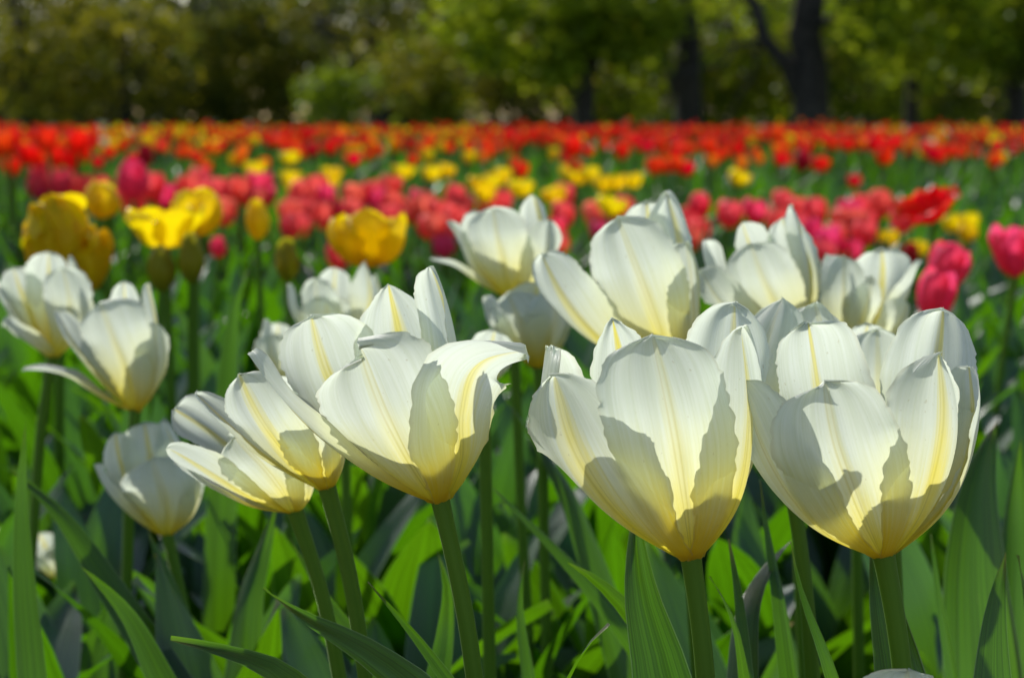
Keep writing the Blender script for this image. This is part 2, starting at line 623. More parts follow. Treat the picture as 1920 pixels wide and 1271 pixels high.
def white_tulip(label, d, base, hint, petals, pistil=False, sr=.0034, group=None, leaves=(), mat=None, name='white_tulip'):
    mat = mat or M_WHITE
    b = at(base[0], base[1], d)
    h = at(hint[0], hint[1], d if len(hint) < 3 else hint[2])
    root = ground_root(b, h)
    e = empty(name, root, label, 'tulip', group)
    px = d / FPX
    for k, p in enumerate(petals):
        sp = [at(q[0], q[1], d + q[2] * .01) for q in p['sp']]
        az = R(p['az'])
        sp[0] = b + np.array([math.cos(az), math.sin(az), 0]) * .0035
        mb = MB()
        G, uv = petal_grid(sp, az, p['w'] * px, p.get('cup', .85), p.get('pt', .35), 56, 27,
                           p.get('rip', 1.0), abs(int(base[0])) * 7 + k, R(p.get('tw', 0)), p.get('sk', 0), p.get('curl', 0))
        mb.grid(G, uv)
        link('petal', mb.mesh('petal', M_FLAME if p.get('fl') else mat), e)
    # stem
    mid = b + (root - b) * .35
    mid[:2] = h[:2] + (mid[:2] - h[:2]) * .5
    C = spline([b + np.array([0, 0, .004]), b + (h - b) * .5, mid if mid[2] < h[2] else (h + root) * .5, root], np.linspace(0, 1, 40))
    mb = MB()
    G, uv = tube_grid(C, sr * (1 + .18 * np.linspace(0, 1, 40) + .22 * np.exp(-np.linspace(0, 1, 40) * 30) + .035 * np.sin(np.linspace(0, 1, 40) * 17 + base[0])), 14)
    mb.grid(G, uv, close=True)
    link('stem', mb.mesh('stem', M_STEM), e)
    if pistil:
        ax = np.array([0, 0, 1.0])
        C = b + ax * np.linspace(.002, .03, 8)[:, None]
        mb = MB()
        G, uv = tube_grid(C, [.004, .0045, .0045, .004, .004, .005, .006, .001], 10)
        mb.grid(G, uv, close=True)
        link('pistil', mb.mesh('pistil', M_PISTIL), e)
    for lf in leaves:
        add_leaf(e, root, *lf)
    return e


def add_leaf(parent, root, pts, w, az, fold=.6, twist=0, mat=None):
    """pts from the TIP down: (px, py, depth); w in px at the first depth."""
    C = [at(*p) for p in pts][::-1]
    d = pts[0][2]
    low = C[0]
    dr = low - C[1]
    off = np.clip(dr[:2] / max(-dr[2], .02) * low[2] * .6, -.12, .12)
    C = [np.array([low[0] + off[0], low[1] + off[1], -.012])] + C
    mb = MB()
    G, uv = leaf_grid(C, R(az), w * d / FPX, fold, R(twist), 40, 13, int(pts[0][0] * 3 + pts[0][1]))
    mb.grid(G, uv)
    return link('leaf', mb.mesh('leaf', mat or M_LEAF), parent)


def pt(az, w, sp, **k):
    return dict(az=az, w=w, sp=sp, **k)


# front row ------------------------------------------------------------
white_tulip('wide open white tulip whose right petal curls outward, in front at centre left', .62, (822, 940), (905, 1271), [
    pt(125, 235, [(815, 935, 0), (690, 830, 2.2), (618, 710, 3), (585, 592, 2.8)], cup=.7, pt=.1),
    pt(85, 215, [(825, 935, 0), (800, 820, 2.5), (762, 680, 4), (727, 533, 3.8)], cup=.6, pt=.9, fl=1),
    pt(25, 190, [(830, 935, 0), (868, 820, 1.5), (852, 650, 2), (806, 500, 1.4)], cup=.8, pt=.6),
    pt(-165, 200, [(815, 940, 0), (690, 888, -1.2), (562, 790, -1.5), (470, 660, -1.0)], cup=.75, pt=.6, fl=1),
    pt(-42, 265, [(828, 938, 0), (868, 862, -1.8), (874, 775, -2.8), (900, 695, -3.2), (985, 658, -3.0)], cup=.55, pt=.0, rip=1.3, curl=.08, fl=1),
    pt(-100, 250, [(820, 938, 0), (765, 865, -2.5), (718, 775, -4), (676, 655, -4.2)], cup=.6, pt=.0, sk=.08),
], True, leaves=[([(690, 1090, .64), (760, 1170, .64), (850, 1290, .63)], 60, -100, .5, 0)])
white_tulip('large white tulip goblet with a tall broad front petal, in front at centre right', .60, (1293, 1048), (1330, 1271), [
    pt(165, 235, [(1285, 1040, 0), (1130, 930, 1.2), (1025, 790, 1.8), (1030, 650, 1.6)], cup=.95, pt=.0, curl=-.06),
    pt(100, 190, [(1290, 1040, 0), (1240, 900, 2.6), (1180, 740, 3.8), (1148, 597, 3.4)], cup=.7, pt=.95, fl=1),
    pt(45, 240, [(1300, 1040, 0), (1360, 900, 2), (1375, 740, 3), (1378, 568, 2.4)], cup=.8, pt=.35),
    pt(-35, 270, [(1298, 1046, 0), (1378, 950, -1.8), (1408, 800, -2.2), (1394, 612, -1.2)], cup=1.0, pt=.8, fl=1),
    pt(-130, 280, [(1288, 1046, 0), (1170, 975, -1.8), (1068, 830, -2.6), (1034, 704, -2.0)], cup=.95, pt=.55, fl=1),
    pt(-85, 245, [(1293, 1046, 0), (1283, 930, -3.0), (1258, 780, -4.4), (1222, 631, -3.6)], cup=.55, pt=.0),
], True, sr=.0037, leaves=[([(1190, 940, .65), (1200, 1100, .64), (1240, 1271, .63), (1262, 1420, .62)], 190, -100, .45, 0),
                           ([(1365, 1010, .70), (1385, 1120, .69), (1400, 1271, .67)], 60, -60, .5, 10)])
white_tulip('broad white tulip goblet in front at the right, beside the pointed leaf', .60, (1653, 1043), (1702, 1260), [
    pt(115, 245, [(1640, 1035, 0), (1560, 900, 2.5), (1532, 740, 3.8), (1512, 605, 3.4)], cup=.7, pt=.0),
    pt(50, 220, [(1665, 1035, 0), (1735, 880, 2), (1755, 720, 3), (1766, 578, 2.6)], cup=.75, pt=.3),
    pt(5, 170, [(1668, 1038, 0), (1785, 930, .6), (1822, 810, .9), (1820, 688, .5)], cup=.8, pt=.1),
    pt(-150, 230, [(1640, 1042, 0), (1525, 985, -1.5), (1432, 860, -2), (1388, 714, -1.5)], cup=.85, pt=.5),
    pt(-48, 260, [(1660, 1040, 0), (1738, 950, -2.2), (1768, 820, -2.8), (1758, 662, -2)], cup=.85, pt=.8, fl=1),
    pt(-95, 240, [(1650, 1040, 0), (1605, 940, -3), (1568, 830, -4.2), (1545, 718, -4)], cup=.6, pt=.12, sk=.02),
], True, sr=.0037, leaves=[([(1635, 990, .645), (1655, 1110, .635), (1690, 1271, .63), (1715, 1420, .62)], 185, -95, .35, 0),
                           ([(1482, 1015, .63), (1500, 1100, .62), (1548, 1230, .61), (1600, 1400, .61)], 58, -60, .7, 0)])
# second row -------------------------------------------------------------
white_tulip('white tulip tucked behind the broad front goblet, only its hooded tips showing', .72, (1480, 905), (1530, 1200), [
    pt(100, 150, [(1485, 900, 0), (1500, 800, 2), (1505, 700, 3), (1500, 625, 2.5)]),
    pt(170, 150, [(1475, 900, 0), (1420, 820, .5), (1405, 730, .8), (1425, 650, .6)]),
    pt(20, 150, [(1485, 900, 0), (1560, 820, .5), (1580, 730, .8), (1565, 640, .6)]),
    pt(-130, 175, [(1480, 905, 0), (1428, 850, -2), (1415, 720, -2.6), (1468, 560, -1.6)], cup=1.0, pt=.5),
    pt(-60, 190, [(1480, 905, 0), (1530, 840, -2.2), (1556, 700, -2.6), (1528, 570, -1.2)], cup=1.1, pt=.1),
])
white_tulip('small white tulip peeping out between the petals of the broad front goblet', .78, (1660, 860), (1690, 1150), [
    pt(110, 140, [(1660, 860, 0), (1620, 780, 2), (1612, 700, 2.5), (1625, 606, 2)], pt=.2),
    pt(30, 120, [(1665, 858, 0), (1700, 780, 1.5), (1720, 710, 2), (1712, 640, 1.5)], pt=.4),
    pt(-90, 125, [(1660, 860, 0), (1650, 790, -2), (1648, 710, -2.6), (1645, 618, -2)], pt=.1),
    pt(-40, 105, [(1665, 860, 0), (1690, 780, -1), (1700, 700, -1.5), (1690, 632, -1)], pt=.4),
])
white_tulip('tall white tulip with a pointed back petal, the highest of the white ones', .84, (1262, 695), (1300, 1000), [
    pt(140, 140, [(1258, 690, 0), (1185, 600, 1.5), (1130, 520, 2.2), (1110, 470, 2.0)], pt=.3),
    pt(95, 150, [(1262, 690, 0), (1250, 590, 3), (1222, 480, 3.5), (1212, 378, 3)], pt=.3),
    pt(30, 200, [(1268, 692, 0), (1292, 600, .5), (1280, 480, 1.5), (1250, 359, 1.2)], cup=.8, pt=.8),
    pt(-30, 150, [(1265, 695, 0), (1302, 640, -1.6), (1304, 560, -1.8), (1286, 455, -1)], cup=.9, pt=.5),
    pt(-135, 165, [(1255, 698, 0), (1125, 640, -1.2), (1052, 555, -1.8), (1014, 477, -1.5)], cup=.8, pt=.4, fl=1),
    pt(-98, 175, [(1262, 695, 0), (1232, 610, -2.5), (1192, 500, -3.4), (1158, 408, -3)], cup=.7, pt=.3),
])
white_tulip('lower of two white tulips leaning left beside the wide open one', .72, (549, 960), (640, 1200), [
    pt(90, 120, [(549, 955, 0), (520, 890, 1.8), (480, 830, 2.2), (450, 790, 2)]),
    pt(140, 135, [(545, 955, 0), (470, 880, 1.5), (392, 812, 2), (326, 768, 1.5)], pt=.0, cup=.6),
    pt(-25, 115, [(553, 958, 0), (582, 920, -1), (578, 870, -1), (562, 830, -.5)]),
    pt(-160, 90, [(545, 962, 0), (470, 950, -.5), (400, 915, -.5), (328, 866, -.2)], pt=.6, cup=.6),
    pt(-80, 135, [(550, 958, 0), (520, 910, -2), (480, 860, -2.5), (440, 818, -2.2)], pt=.1),
    pt(-122, 115, [(545, 958, 0), (462, 930, -1.4), (380, 880, -1.9), (313, 841, -1.6)], pt=.6, cup=.6, fl=1),
], leaves=[([(545, 1010, .78), (590, 1090, .77), (660, 1190, .76)], 55, -100, .5, 0)])
white_tulip('upper of two white tulips leaning left, with a broad yellow flame', .68, (610, 917), (680, 1150), [
    pt(110, 150, [(608, 912, 0), (560, 830, 2), (520, 760, 3), (505, 705, 2.6)]),
    pt(60, 120, [(612, 912, 0), (600, 830, 2), (590, 770, 2.5), (580, 720, 2)]),
    pt(168, 110, [(600, 917, 0), (500, 860, .2), (422, 790, .6), (367, 736, .8)], pt=.2, cup=.7),
    pt(-20, 120, [(616, 914, 0), (642, 868, -.8), (642, 800, -.5), (630, 750, 0)]),
    pt(-60, 130, [(612, 915, 0), (600, 860, -2), (582, 800, -2.5), (570, 760, -2)]),
    pt(-112, 160, [(605, 915, 0), (545, 866, -2), (490, 790, -3), (450, 702, -2.8)], pt=.4, cup=.7, fl=1),
])
white_tulip('small shaded white tulip hanging low, nearest the bottom left', .95, (312, 1003), (375, 1271), [
    pt(95, 110, [(310, 1000, 0), (290, 920, 2), (280, 850, 2.4), (270, 792, 2)], pt=.2),
    pt(50, 100, [(315, 1000, 0), (330, 920, 1.5), (330, 850, 1.8), (306, 787, 1.5)], pt=.4),
    pt(140, 110, [(305, 1000, 0), (250, 930, 1.5), (225, 870, 2), (217, 812, 1.6)], pt=.2),
    pt(-10, 110, [(318, 1002, 0), (365, 960, -.5), (378, 910, -.4), (368, 865, 0)], pt=.3),
    pt(-160, 105, [(305, 1003, 0), (242, 965, -1), (202, 920, -1), (180, 870, -.8)], pt=.6, fl=1),
    pt(-82, 160, [(312, 1002, 0), (310, 950, -2), (300, 905, -2.5), (285, 860, -2)], pt=.0),
], leaves=[([(275, 985, .93), (310, 1080, .92), (370, 1271, .90)], 75, -80, .5, 15)])
white_tulip('open white tulip on the left with one petal stretched out flat', 1.0, (255, 771), (235, 1000), [
    pt(90, 75, [(258, 768, 0), (245, 690, 2), (238, 610, 2.4), (233, 527, 2)], pt=.5),
    pt(165, 100, [(250, 770, 0), (180, 700, .5), (130, 630, 1), (106, 583, 1)], pt=.2),
    pt(5, 95, [(260, 770, 0), (295, 710, -.3), (297, 620, 0), (277, 532, .3)], pt=.7, fl=1),
    pt(-165, 85, [(250, 771, 0), (190, 745, -.6), (120, 703, -.6), (45, 690, 0)], pt=.5, cup=.5),
    pt(-45, 85, [(258, 770, 0), (285, 720, -1.8), (293, 660, -2), (287, 605, -1.5)], pt=.4),
    pt(-105, 150, [(255, 770, 0), (235, 700, -2), (208, 625, -2.6), (190, 568, -2.2)], pt=.0, cup=.7),
])
white_tulip('half open white tulip at the left edge in front of the big yellow one', 1.08, (100, 670), (60, 900), [
    pt(90, 95, [(100, 668, 0), (95, 590, 1.8), (92, 530, 2), (90, 473, 1.6)], pt=.2),
    pt(40, 80, [(105, 668, 0), (145, 590, 1), (152, 540, 1.2), (130, 481, 1)], pt=.6),
    pt(130, 95, [(95, 668, 0), (60, 600, 1), (40, 550, 1.5), (25, 503, 1.5)], pt=.3),
    pt(180, 100, [(95, 670, 0), (40, 620, 0), (10, 570, 0), (-15, 530, 0)], pt=.3),
    pt(-70, 100, [(105, 668, 0), (130, 610, -1.8), (130, 560, -2), (118, 502, -1.5)], pt=.1),
    pt(-140, 95, [(100, 672, 0), (70, 655, -1.5), (35, 630, -1.8), (8, 610, -1.5)], pt=.4),
])
white_tulip('white tulip in front of the coral bed with a petal spread to the left', 1.05, (955, 557), (975, 800), [
    pt(130, 105, [(950, 555, 0), (905, 500, 1.2), (890, 440, 2), (893, 396, 1.8)], pt=.1),
    pt(165, 70, [(950, 556, 0), (888, 510, 0), (862, 455, .3), (842, 414, .6)], pt=.2),
    pt(40, 110, [(960, 556, 0), (1010, 510, .5), (1017, 440, 1), (998, 367, .8)], pt=.7, fl=1),
    pt(-165, 85, [(950, 556, 0), (905, 535, -.8), (860, 505, -1), (808, 484, -.6)], pt=.5, cup=.5),
    pt(-40, 105, [(958, 556, 0), (1005, 525, -1.5), (1027, 470, -1.5), (1034, 415, -1)], pt=.3),
    pt(-95, 120, [(956, 556, 0), (944, 500, -1.8), (932, 440, -2.5), (925, 390, -2)], pt=.1, cup=.7),
])
white_tulip('low white tulip wedged between the wide open one and the tall pointed one', 1.0, (1010, 690), (1020, 900), [
    pt(90, 130, [(1010, 688, 0), (990, 620, 2), (1000, 570, 2.4), (1010, 530, 2)]),
    pt(45, 110, [(1012, 688, 0), (1050, 620, 1.5), (1050, 570, 2), (1045, 540, 1.8)]),
    pt(0, 100, [(1015, 690, 0), (1060, 640, 0), (1070, 590, 0), (1062, 560, 0)]),
    pt(-160, 100, [(1010, 690, 0), (950, 650, -1), (917, 600, -1), (910, 556, -.6)]),
    pt(-60, 130, [(1012, 690, 0), (1030, 640, -2), (1042, 590, -2.3), (1025, 545, -2)]),
    pt(-110, 120, [(1010, 690, 0), (985, 640, -2), (968, 590, -2.5), (952, 552, -1.5)], pt=.1),
])
white_tulip('tall white tulip with a twisted peak, left of the ragged one', .92, (1480, 665), (1500, 900), [
    pt(110, 110, [(1475, 655, 0), (1440, 560, 2), (1410, 470, 3), (1393, 417, 2.6)], pt=.5),
    pt(60, 120, [(1485, 655, 0), (1500, 560, 2), (1490, 470, 2.6), (1465, 410, 2.4)], pt=.4),
    pt(160, 145, [(1470, 660, 0), (1380, 590, .5), (1335, 520, 1), (1322, 450, 1)], pt=.0),
    pt(10, 135, [(1490, 660, 0), (1525, 580, -.5), (1520, 480, 0), (1482, 385, .5)], pt=.6, fl=1),
    pt(-140, 120, [(1475, 660, 0), (1390, 610, -1.5), (1342, 560, -2), (1314, 505, -1.5)], pt=.4),
    pt(-100, 135, [(1480, 660, 0), (1452, 570, -2.3), (1428, 515, -3), (1408, 457, -2.8)], pt=.1, cup=.7),
])
white_tulip('ragged open white tulip beside the pink ones on the right', 1.0, (1600, 680), (1610, 900), [
    pt(70, 125, [(1605, 680, 0), (1640, 600, 1.5), (1655, 530, 2), (1655, 467, 1.6)], pt=.0),
    pt(-170, 110, [(1600, 680, 0), (1562, 600, -.3), (1546, 540, -.4), (1552, 478, -.1)], pt=.1),
    pt(-20, 110, [(1608, 680, 0), (1670, 620, 0), (1702, 550, 0), (1724, 488, 0)], pt=.8, fl=1),
    pt(-45, 100, [(1606, 680, 0), (1660, 640, -1.5), (1690, 600, -1.5), (1702, 568, -1)], pt=.3),
    pt(-70, 80, [(1602, 680, 0), (1615, 610, -2), (1630, 560, -2.4), (1635, 517, -1.8)], pt=.6),
    pt(-100, 95, [(1600, 680, 0), (1585, 600, -2), (1581, 540, -2.4), (1583, 480, -1.6)], pt=.2),
])
white_tulip('blurred white tulip behind the wide open one, below the right yellow tulip', 1.12, (640, 690), (650, 900), [
    pt(100, 80, [(640, 690, 0), (630, 620, 1.5), (625, 560, 2), (630, 502, 1.8)], pt=.3),
    pt(20, 70, [(645, 690, 0), (700, 640, .8), (714, 570, 1), (703, 515, 1)], pt=.4),
    pt(-170, 85, [(640, 690, 0), (580, 630, -.5), (548, 590, -.5), (541, 534, 0)], pt=.2),
    pt(-20, 95, [(642, 690, 0), (685, 620, 0), (694, 560, 0), (683, 492, .2)], pt=.6, fl=1),
    pt(-110, 85, [(640, 690, 0), (610, 620, -1.5), (596, 575, -1.8), (589, 523, -1.3)], pt=.3),
    pt(-80, 110, [(640, 690, 0), (625, 640, -2), (615, 600, -2.2), (612, 555, -1.5)], pt=.1),
])
white_tulip('blurred white tulip half hidden behind the tall left petal of the wide open one', 1.15, (530, 735), (540, 900), [
    pt(100, 80, [(530, 735, 0), (525, 690, 1.5), (520, 650, 2), (522, 605, 1.8)], pt=.3),
    pt(-170, 70, [(530, 735, 0), (500, 700, -.3), (490, 650, -.4), (497, 599, 0)], pt=.2),
    pt(-20, 80, [(532, 735, 0), (565, 690, 0), (568, 650, 0), (560, 610, .2)], pt=.5),
    pt(-100, 90, [(530, 735, 0), (515, 700, -1.5), (508, 660, -1.8), (512, 625, -1.3)], pt=.2),
])
white_tulip('white tulip mostly hidden behind the curled right petal', .85, (905, 735), (915, 1000), [
    pt(90, 100, [(905, 732, 0), (915, 700, 2), (920, 660, 2.4), (928, 620, 2)], pt=.2),
    pt(-20, 90, [(907, 733, 0), (930, 715, 0), (938, 680, 0), (940, 650, .2)], pt=.5),
    pt(-100, 90, [(905, 735, 0), (895, 715, -1.5), (890, 680, -2.0), (895, 655, -1.6)], pt=.1),
    pt(170, 80, [(903, 732, 0), (880, 710, 0), (872, 670, .3), (880, 645, .3)], pt=.2),
])
white_tulip('low white tulip at the bottom edge, only the tip of its petals in sight', .56, (1705, 1420), (1706, 1600), [
    pt(100, 150, [(1705, 1415, 0), (1700, 1350, 2), (1700, 1300, 2.4), (1705, 1265, 2)], pt=.1),
    pt(-20, 150, [(1707, 1418, 0), (1765, 1370, 0), (1775, 1320, 0), (1765, 1275, .2)], pt=.5),
    pt(-95, 190, [(1705, 1420, 0), (1702, 1370, -1.5), (1700, 1310, -2.0), (1702, 1256, -1.6)], pt=.0),
    pt(170, 150, [(1703, 1418, 0), (1645, 1370, 0), (1635, 1320, .3), (1650, 1280, .3)], pt=.2),
])
white_tulip('small low white tulip lying among the leaves at the bottom left', 1.25, (118, 1085), (140, 1180), [
    pt(90, 75, [(115, 1083, 0), (95, 1050, 1.5), (85, 1025, 1.8), (72, 1000, 1.5)], pt=.2),
    pt(-150, 70, [(115, 1085, 0), (90, 1078, -1), (75, 1062, -1.2), (62, 1045, -.8)], pt=.3),
    pt(-70, 75, [(118, 1085, 0), (110, 1065, -1.6), (100, 1045, -1.8), (88, 1030, -1.4)], pt=.1),
    pt(20, 70, [(120, 1085, 0), (128, 1065, .2), (122, 1040, .5), (108, 1015, .6)], pt=.3),
])
white_tulip('white tulip cut by the left edge low among the leaves', 1.25, (-5, 1045), (0, 1180), [
    pt(90, 60, [(-5, 1043, 0), (-6, 1020, 1), (-6, 1005, 1.2), (-5, 990, 1)]),
    pt(-20, 60, [(-3, 1045, 0), (12, 1030, 0), (16, 1010, 0), (12, 995, 0)]),
    pt(-100, 65, [(-5, 1045, 0), (-6, 1030, -1), (-7, 1012, -1.2), (-5, 998, -.9)]),
])

# ------------------------------------------------------------------ leaves of the near plants
def near_plant(label, leaves, name='tulip_plant'):
    b = at(*leaves[0][0][-1])
    root = np.array([b[0], b[1], -.012])
    e = empty(name, root, label, 'plant')
    for lf in leaves:
        add_leaf(e, root, *lf)
    return e


near_plant('flowerless tulip leaves, the lowest one a long sharp blade cutting in from the bottom left', [
    ([(493, 1103, .57), (560, 1150, .57), (680, 1215, .575), (790, 1300, .58), (860, 1400, .59)], 150, -60, .7, 0),
    ([(320, 1197, .62), (400, 1213, .62), (500, 1245, .62), (600, 1330, .63)], 120, -60, .6, 0)])
near_plant('flowerless tulip leaves with one brown curled tip, at the bottom centre', [
    ([(1143, 1170, .60), (1112, 1200, .60), (1065, 1275, .60), (1040, 1380, .60)], 66, -50, .9, 0),
    ([(1065, 1055, .68), (1105, 1078, .68), (1165, 1130, .68), (1250, 1260, .68), (1280, 1400, .68)], 95, -75, .5, 0),
    ([(985, 1045, .80), (975, 1120, .80), (990, 1271, .79)], 48, -95, 1.2, 0)])
near_plant('broad pointed tulip leaves at the right edge without a bloom', [
    ([(1886, 1035, .66), (1868, 1140, .655), (1862, 1271, .65), (1865, 1400, .645)], 150, -100, .4, 0),
    ([(1909, 1040, .68), (1930, 1150, .68), (1950, 1300, .67)], 120, -70, .4, 0)])
near_plant('wide dark tulip leaves with bright yellow green margins, right of the front goblet', [
    ([(1868, 790, .90), (1840, 900, .89), (1835, 1050, .88), (1850, 1271, .87)], 175, -80, .35, 0),
    ([(1915, 820, .95), (1905, 950, .95), (1900, 1100, .94)], 90, -100, .5, 0),
    ([(1745, 1000, .85), (1760, 1100, .84), (1790, 1271, .83)], 60, -60, .6, 10)])
near_plant('upright tulip blades at the left edge, one tall and one leaning right', [
    ([(48, 790, .85), (40, 900, .85), (42, 1050, .84), (60, 1290, .82)], 62, -95, .5, 0),
    ([(20, 880, .90), (100, 950, .89), (200, 1090, .88), (330, 1290, .86)], 80, -75, .5, 0),
    ([(150, 1060, .80), (230, 1140, .80), (310, 1290, .79)], 84, -80, .5, 0)])
near_plant('sunlit tulip blades crossing below the curled petal', [
    ([(915, 905, .85), (975, 965, .85), (1050, 1040, .85), (1130, 1130, .85)], 52, -70, .5, 0),
    ([(950, 750, 1.0), (1000, 820, 1.0), (1060, 920, .99), (1110, 1050, .98)], 70, -60, .5, 0),
    ([(820, 1035, .80), (838, 1100, .80), (835, 1180, .80), (815, 1300, .79)], 78, -95, .45, 0)])
near_plant('dark tulip blades standing between the two front goblets', [
    ([(1425, 900, .75), (1440, 1000, .75), (1460, 1120, .74), (1480, 1271, .73)], 60, -70, .5, 0),
    ([(1400, 1150, .72), (1440, 1060, .75), (1490, 1010, .78)][::-1] + [(1390, 1290, .70)], 80, -110, .5, 0),
    ([(1330, 1080, .66), (1370, 1150, .66), (1400, 1290, .66)], 62, -60, .7, 0)])
near_plant('bluish shaded tulip blade standing behind the left white tulips', [
    ([(466, 505, 1.25), (445, 560, 1.25), (432, 660, 1.24), (425, 780, 1.22)], 62, -60, .5, 0),
    ([(520, 940, .95), (500, 1010, .95), (470, 1110, .94), (455, 1250, .93)], 90, -100, .5, 0)])

# ------------------------------------------------------------------ generic tulips and leaves
def leaf_local(rs, length, w, lean, az, nu=14, nv=5, curve=None):
    """A leaf from the origin: leans outward to azimuth az and arches over."""
    s = np.linspace(0, 1, 5)
    c = rs.uniform(.2, 1.1) if curve is None else curve
    ang = lean + c * s ** 1.6
    step = length / 4
    rr, zz = [0.0], [0.0]
    for k in range(4):
        a = (ang[k] + ang[k + 1]) / 2
        rr.append(rr[-1] + math.sin(a) * step)
        zz.append(zz[-1] + math.cos(a) * step)
    side = rs.uniform(-.12, .12) * s ** 2 * length
    C = np.stack([np.array(rr) * math.cos(az) - side * math.sin(az), np.array(rr) * math.sin(az) + side * math.cos(az), np.array(zz)], 1)
    return leaf_grid(C, az, w, rs.uniform(.4, .9), rs.uniform(-.9, .9), nu, nv, int(rs.integers(1e6)))


def bloom_petals(rs, H, Rm, openness, n=6, nu=10, nv=7, tilt=0.0):
    """Generic cup: list of petal grids round the +Z axis from the origin."""
    out = []
    for k in range(n):
        inner = k % 2
        az = 2 * math.pi * k / n + rs.uniform(-.15, .15)
        rad = Rm * (0.86 if inner else 1.0) * (1 - .24 * (k // 6))
        h = H * rs.uniform(.9, 1.05) * (1 if n < 8 else .80 + .10 * (k // 6))
        top = rad * (openness + rs.uniform(-.12, .12))
        prof = [(.003, 0), (rad * .72, h * .16), (rad * 1.0, h * .45), (rad * (.55 + .45 * openness) + .15 * top * openness, h * .8), (top, h)]
        C = np.array([[r * math.cos(az), r * math.sin(az), z] for r, z in prof])
        w = Rm * rs.uniform(1.45, 1.75)
        out.append(petal_grid(C, az, w, 1.0, rs.uniform(.1, .6), nu, nv, .8 if n < 8 else (1.9 if n < 16 else 3.0), int(rs.integers(1e6))))
    return out


def merged(gr, mi=0, mb=None, col=None):
    mb = mb or MB()
    for G, uv in gr:
        mb.grid(G, uv, mi, col)
    return mb


def stem_grid(rs, h, r=.0035, n=8, nv=7, lean=.02):
    t = np.linspace(0, 1, n)
    a = rs.uniform(0, 6.28)
    bend = lean * np.sin(t * math.pi) * rs.uniform(.2, 1)
    C = np.stack([bend * math.cos(a), bend * math.sin(a), t * h], 1)
    return tube_grid(C, np.linspace(r * 1.3, r, n), nv)


def make_tulip(name, colour, rs, h, H, Rm, openness, n=6, detail=1, label='', group=None, leaves=2, sep=False):
    """A tulip with its root at the origin: stem, bloom (or separate petals) and leaves as parts."""
    e = empty(name, (0, 0, 0), label, 'tulip', group)
    mb = MB()
    G, uv = stem_grid(rs, h, .0036 if Rm < .03 else .0045)
    mb.grid(G, uv, close=True)
    link('stem', mb.mesh('stem', M_STEM), e, (0, 0, 0))
    gr = bloom_petals(rs, H, Rm, openness, n, 10 + 8 * detail, 7 + 4 * detail)
    if sep:
        for g in gr:
            link('petal', merged([g]).mesh('petal', M_BLOOM[colour]), e, (0, 0, h))
    else:
        link('bloom', merged(gr).mesh('bloom', M_BLOOM[colour]), e, (0, 0, h))
    a0 = rs.uniform(0, 6.28)
    for k in range(leaves):
        g = leaf_local(rs, h * rs.uniform(.65, .9), rs.uniform(.03, .05), rs.uniform(.1, .35), a0 + k * 2.4)
        link('leaf', merged([g]).mesh('leaf', M_LEAF), e, (0, 0, 0))
    return e


def plant_at(e, px, py, d, hb, rotz=0, tilt=(0, 0)):
    """Stand tulip e on the ground so that the middle of its bloom (height hb at scale 1) is seen at px, py, d."""
    p = at(px, py, d)
    s = p[2] / hb
    e.location = (p[0], p[1], -.01)
    e.scale = (1, 1, 1)
    e.rotation_euler = (tilt[0], tilt[1], rotz)
    return s


def one_off(name, colour, label, px, py, d, H, Rm, openness, n=6, seed=1, tilt=(0, 0), sep=True, group=None, detail=1):
    rs = np.random.default_rng(seed)
    p = at(px, py, d)
    h = p[2] - H * .5 + .01
    e = make_tulip(name, colour, rs, h, H, Rm, openness, n, detail, label, group, 2, sep)
    if tilt != (0, 0):                                # a nodding bloom: its parts turn about the top of the stem
        for c in e.children:
            if c.name.startswith(('petal', 'bloom')):
                c.rotation_euler = (tilt[0], tilt[1], 0)
    e.location = (p[0], p[1], -.01)
    e.rotation_euler = (0, 0, rs.uniform(-.3, .3))
    return e


one_off('yellow_tulip', 'yellow', 'big double yellow tulip with many layered petals, at the left edge', 113, 478, 1.42, .088, .040, .9, 24, 33)
one_off('yellow_tulip', 'yellow', 'open yellow tulip of three peaks, left one of the close yellow pair', 307, 428, 1.48, .042, .030, 1.25, 6, 14)
one_off('yellow_tulip', 'yellow', 'taller yellow tulip cup just behind the open three peaked one', 368, 400, 1.56, .048, .026, .75, 6, 15)
one_off('yellow_tulip', 'yellow', 'round yellow tulip standing alone between the coral bed and the white tulips', 690, 440, 1.45, .062, .036, .8, 8, 26)
one_off('tulip_bud', 'greenbud', 'closed greenish bud, left one of two under the open yellow tulip', 302, 503, 1.42, .044, .014, .25, 6, 7)
one_off('tulip_bud', 'greenbud', 'closed greenish bud, right one of two under the open yellow tulip', 358, 485, 1.42, .046, .013, .25, 6, 8)
one_off('tulip_bud', 'yellow', 'slim yellow bud in front of the coral bed, the taller of two', 482, 413, 1.65, .042, .014, .3, 6, 9)
one_off('tulip_bud', 'greenbud', 'slim greenish yellow bud in front of the coral bed, the lower of two', 537, 488, 1.50, .042, .013, .25, 6, 10)
one_off('tulip_bud', 'yellow', 'half open yellow bud behind the big double yellow tulip', 190, 375, 1.75, .043, .022, .45, 6, 11)
one_off('red_tulip', 'scarlet', 'wide open bright red tulip tilted sideways at the right end of the coral bed', 1752, 388, 1.95, .034, .029, 1.45, 10, 12, (R(12), R(-30)))
one_off('pink_tulip', 'rose', 'upper deep pink tulip beside the ragged white one', 1765, 500, 1.65, .050, .022, .85, 6, 13, (R(5), R(15)))
one_off('pink_tulip', 'rose', 'lower deep pink tulip half hidden behind the broad front goblet', 1745, 552, 1.55, .052, .020, .75, 6, 17, (R(5), R(10)))
one_off('pink_tulip', 'rose', 'large pink tulip cut by the right edge', 1908, 470, 1.70, .058, .024, 1.0, 6, 18, (R(5), R(-10)))
